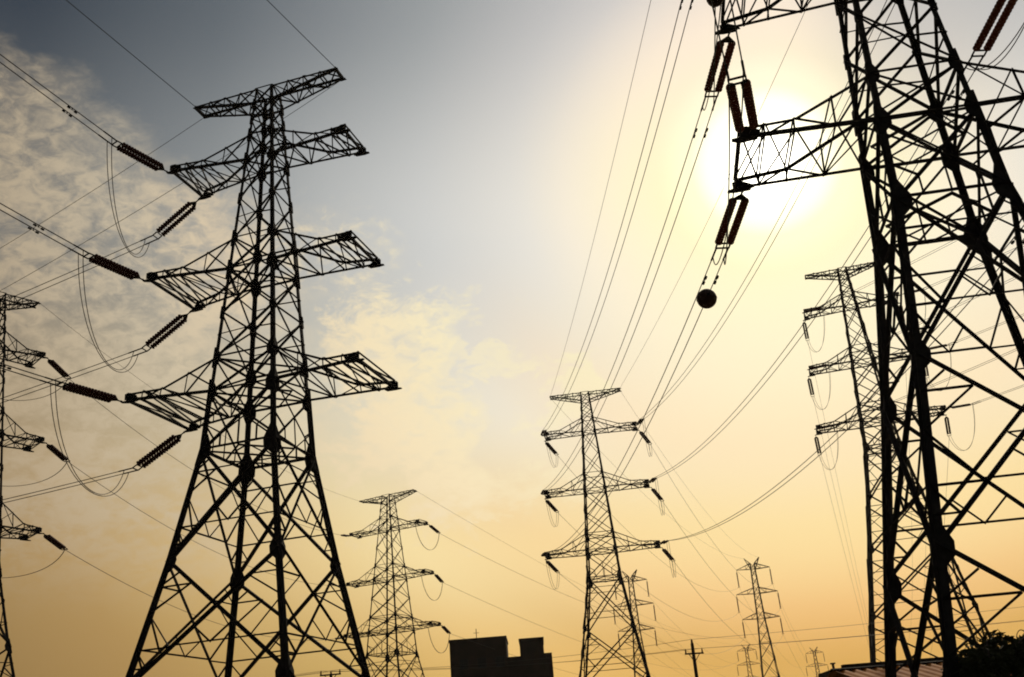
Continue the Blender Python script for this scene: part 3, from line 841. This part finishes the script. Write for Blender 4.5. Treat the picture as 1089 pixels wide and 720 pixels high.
# corrugated sheet: waves run up the slope
def corr(y0, z0, y1, z1, xa, xb, pitch=0.42, amp=0.05, th=0.02):
    mb = MB(); n = int((xb - xa) / pitch * 6)
    nrm = Vector((0, -(z1 - z0), (y1 - y0))).normalized()
    if nrm.z < 0: nrm = -nrm
    rows = []
    for (y, z) in ((y0, z0), (y1, z1)):
        for off in (0, -th):
            rows.append([Vector((xa + (xb - xa) * i / n, y, z)) + nrm * (amp * math.cos(2 * math.pi * i / 6) + off) for i in range(n + 1)])
    b = len(mb.v)
    for r_ in rows: mb.v += [tuple(p) for p in r_]
    q = n + 1
    for i in range(n):
        mb.f.append((i, i + 1, 2 * q + i + 1, 2 * q + i)); mb.f.append((q + i, 3 * q + i, 3 * q + i + 1, q + i + 1))
        mb.f.append((i, q + i, q + i + 1, i + 1)); mb.f.append((2 * q + i, 2 * q + i + 1, 3 * q + i + 1, 3 * q + i))
    return mb
corr(-5.5, 2.35, 4.0, 4.33, -0.7, 8.2).build('roof', M_ROOF, shed)
corr(12.0, 2.6, 4.02, 4.33, -0.7, 8.2).build('roof', M_ROOF, shed)
mb = MB(); mb.plate((3.3, 4.0, 4.40), (1, 0, 0), (0, 1, -0.21), [(-4.05, -0.02), (5.0, -0.02), (5.0, 0.26), (-4.05, 0.26)], 0.05)
mb.plate((3.3, 4.0, 4.40), (1, 0, 0), (0, -1, -0.21), [(-4.05, -0.02), (5.0, -0.02), (5.0, 0.2), (-4.05, 0.2)], 0.05)
mb.build('ridge_cap', M_TRIM, shed)
mb = MB(); mb.box(-0.1, 3.9, 4.45, 4.75, 4.36, 4.58); mb.build('roof_beam', M_TRIM, shed)

# ------------------------------------------------------------------ small flat-roofed hut
hut = empty('flat_roof_hut', (28.6, 100, 0), 0.0); tag(hut, 'small pale hut with a dark flat roof and vent at the bottom edge', 'hut')
mb = MB(); mb.box(-1.35, 1.4, 0, 4, 0, 7.85); wl = mb.build('wall', M_PALE, hut)
mb = MB(); mb.box(-1.55, 1.6, -0.3, 4.3, 7.85, 8.3); mb.build('roof', M_TRIM, hut)
mb = MB(); mb.box(-1.56, -1.2, -0.1, 0.15, 0, 7.85); mb.box(1.25, 1.6, -0.1, 0.15, 0, 7.85); mb.build('corner_pier', M_TRIM, hut)
mb = MB(); mb.tube([(-0.95, 0.6, 8.2), (-0.95, 0.6, 8.9)], 0.12, 10);
mb.box(-1.15, -0.75, 0.4, 0.8, 8.85, 8.97); mb.build('roof_vent', M_TRIM, hut)
mb = MB(); mb.box(-0.5, 0.4, -0.06, 0.02, 5.4, 6.8); fr = mb.build('window', M_TRIM, hut)
mb = MB(); mb.box(-0.42, 0.32, -0.09, -0.055, 5.48, 6.72); mb.build('pane', M_GLASS, fr)

# ------------------------------------------------------------------ dark bush at the right
def bush(label, X, Y, rx, ry, h, seed, n=16000):
    rnd = random.Random(seed)
    root = empty('bush', (X, Y, 0)); tag(root, label, 'bush')
    stems = MB(); lumps = []
    for i in range(38):
        a = rnd.uniform(0, 2 * math.pi); q = math.sqrt(rnd.random())
        x, y = rx * q * math.cos(a) * 0.85, ry * q * math.sin(a) * 0.85
        top = h * (1 - 0.10 * q ** 3) * rnd.uniform(0.80, 0.88)
        stems.tube([(x * .35, y * .35, -0.1), (x * .7, y * .7, top * .5), (x, y, top)], 0.05, 6, 0.012)
        lumps.append((x, y, top, rnd.uniform(0.45, 0.8)))
        lumps.append((x * .85, y * .85, top * 0.6, rnd.uniform(0.6, 1.0)))
        lumps.append((x * .9, y * .9, top * 0.3, rnd.uniform(0.6, 1.0)))
    lf = MB()
    for i in range(n):
        x, y, z, r = rnd.choice(lumps)
        d = Vector((rnd.gauss(0, 1), rnd.gauss(0, 1), rnd.gauss(0, .8))).normalized() * r * rnd.random() ** 0.4
        c = Vector((x, y, z)) + d
        if c.z < 0.03 or c.z > h * 1.0: continue
        a = Vector((rnd.gauss(0, 1), rnd.gauss(0, 1), rnd.gauss(0, .6))).normalized(); b = a.cross(Vector((rnd.gauss(0, 1), rnd.gauss(0, 1), rnd.gauss(0, 1)))).normalized()
        l, wd = rnd.uniform(0.07, 0.13), rnd.uniform(0.03, 0.05)
        lf.poly([c - a * l, c + b * wd, c + a * l, c - b * wd], [(0, 1, 2, 3)])
    # arching bare twigs over the top
    for i in range(46):
        a = rnd.uniform(0, 2 * math.pi); q = math.sqrt(rnd.random()) * .95
        x, y = rx * q * math.cos(a), ry * q * math.sin(a); z = h * (1 - 0.12 * q ** 3) * 0.9
        dx, dy = rnd.uniform(-.55, .55), rnd.uniform(-.3, .3)
        up = rnd.uniform(.15, .42)
        stems.tube(bez((x, y, z), (x + dx * .2, y + dy * .2, z + up), (x + dx * .7, y + dy * .7, z + up * 1.25), (x + dx, y + dy, z + up * .5), 8), 0.016, 5, 0.008)
    stems.build('stem', M_BARK, root); lf.build('foliage', M_LEAF, root)


bush('broad black bush massed against the right edge, below the nearest tower', 12.35, 24.0, 3.6, 1.7, 3.78, 3, 42000)

# ------------------------------------------------------------------ haze
hz = bmesh.new(); bmesh.ops.create_cube(hz, size=1.0)
for v in hz.verts:
    v.co.x = 60 + v.co.x * 1720; v.co.y = 380 + v.co.y * 1720; v.co.z = -1.0 if v.co.z < 0 else 66.0
hme = bpy.data.meshes.new('haze'); hz.to_mesh(hme); hz.free()
hm_ = bpy.data.materials.new('haze_air'); hm_.use_nodes = True
t = NT(hm_.node_tree); t.n.clear()
pv = t.new('ShaderNodeVolumePrincipled'); pv.inputs['Color'].default_value = (0.92, 0.86, 0.78, 1); pv.inputs['Density'].default_value = 0.00007; pv.inputs['Anisotropy'].default_value = 0.55
mo = t.new('ShaderNodeOutputMaterial'); t.l.new(pv.outputs[0], mo.inputs['Volume'])
tag(link('haze', hme, hm_), kind='stuff')
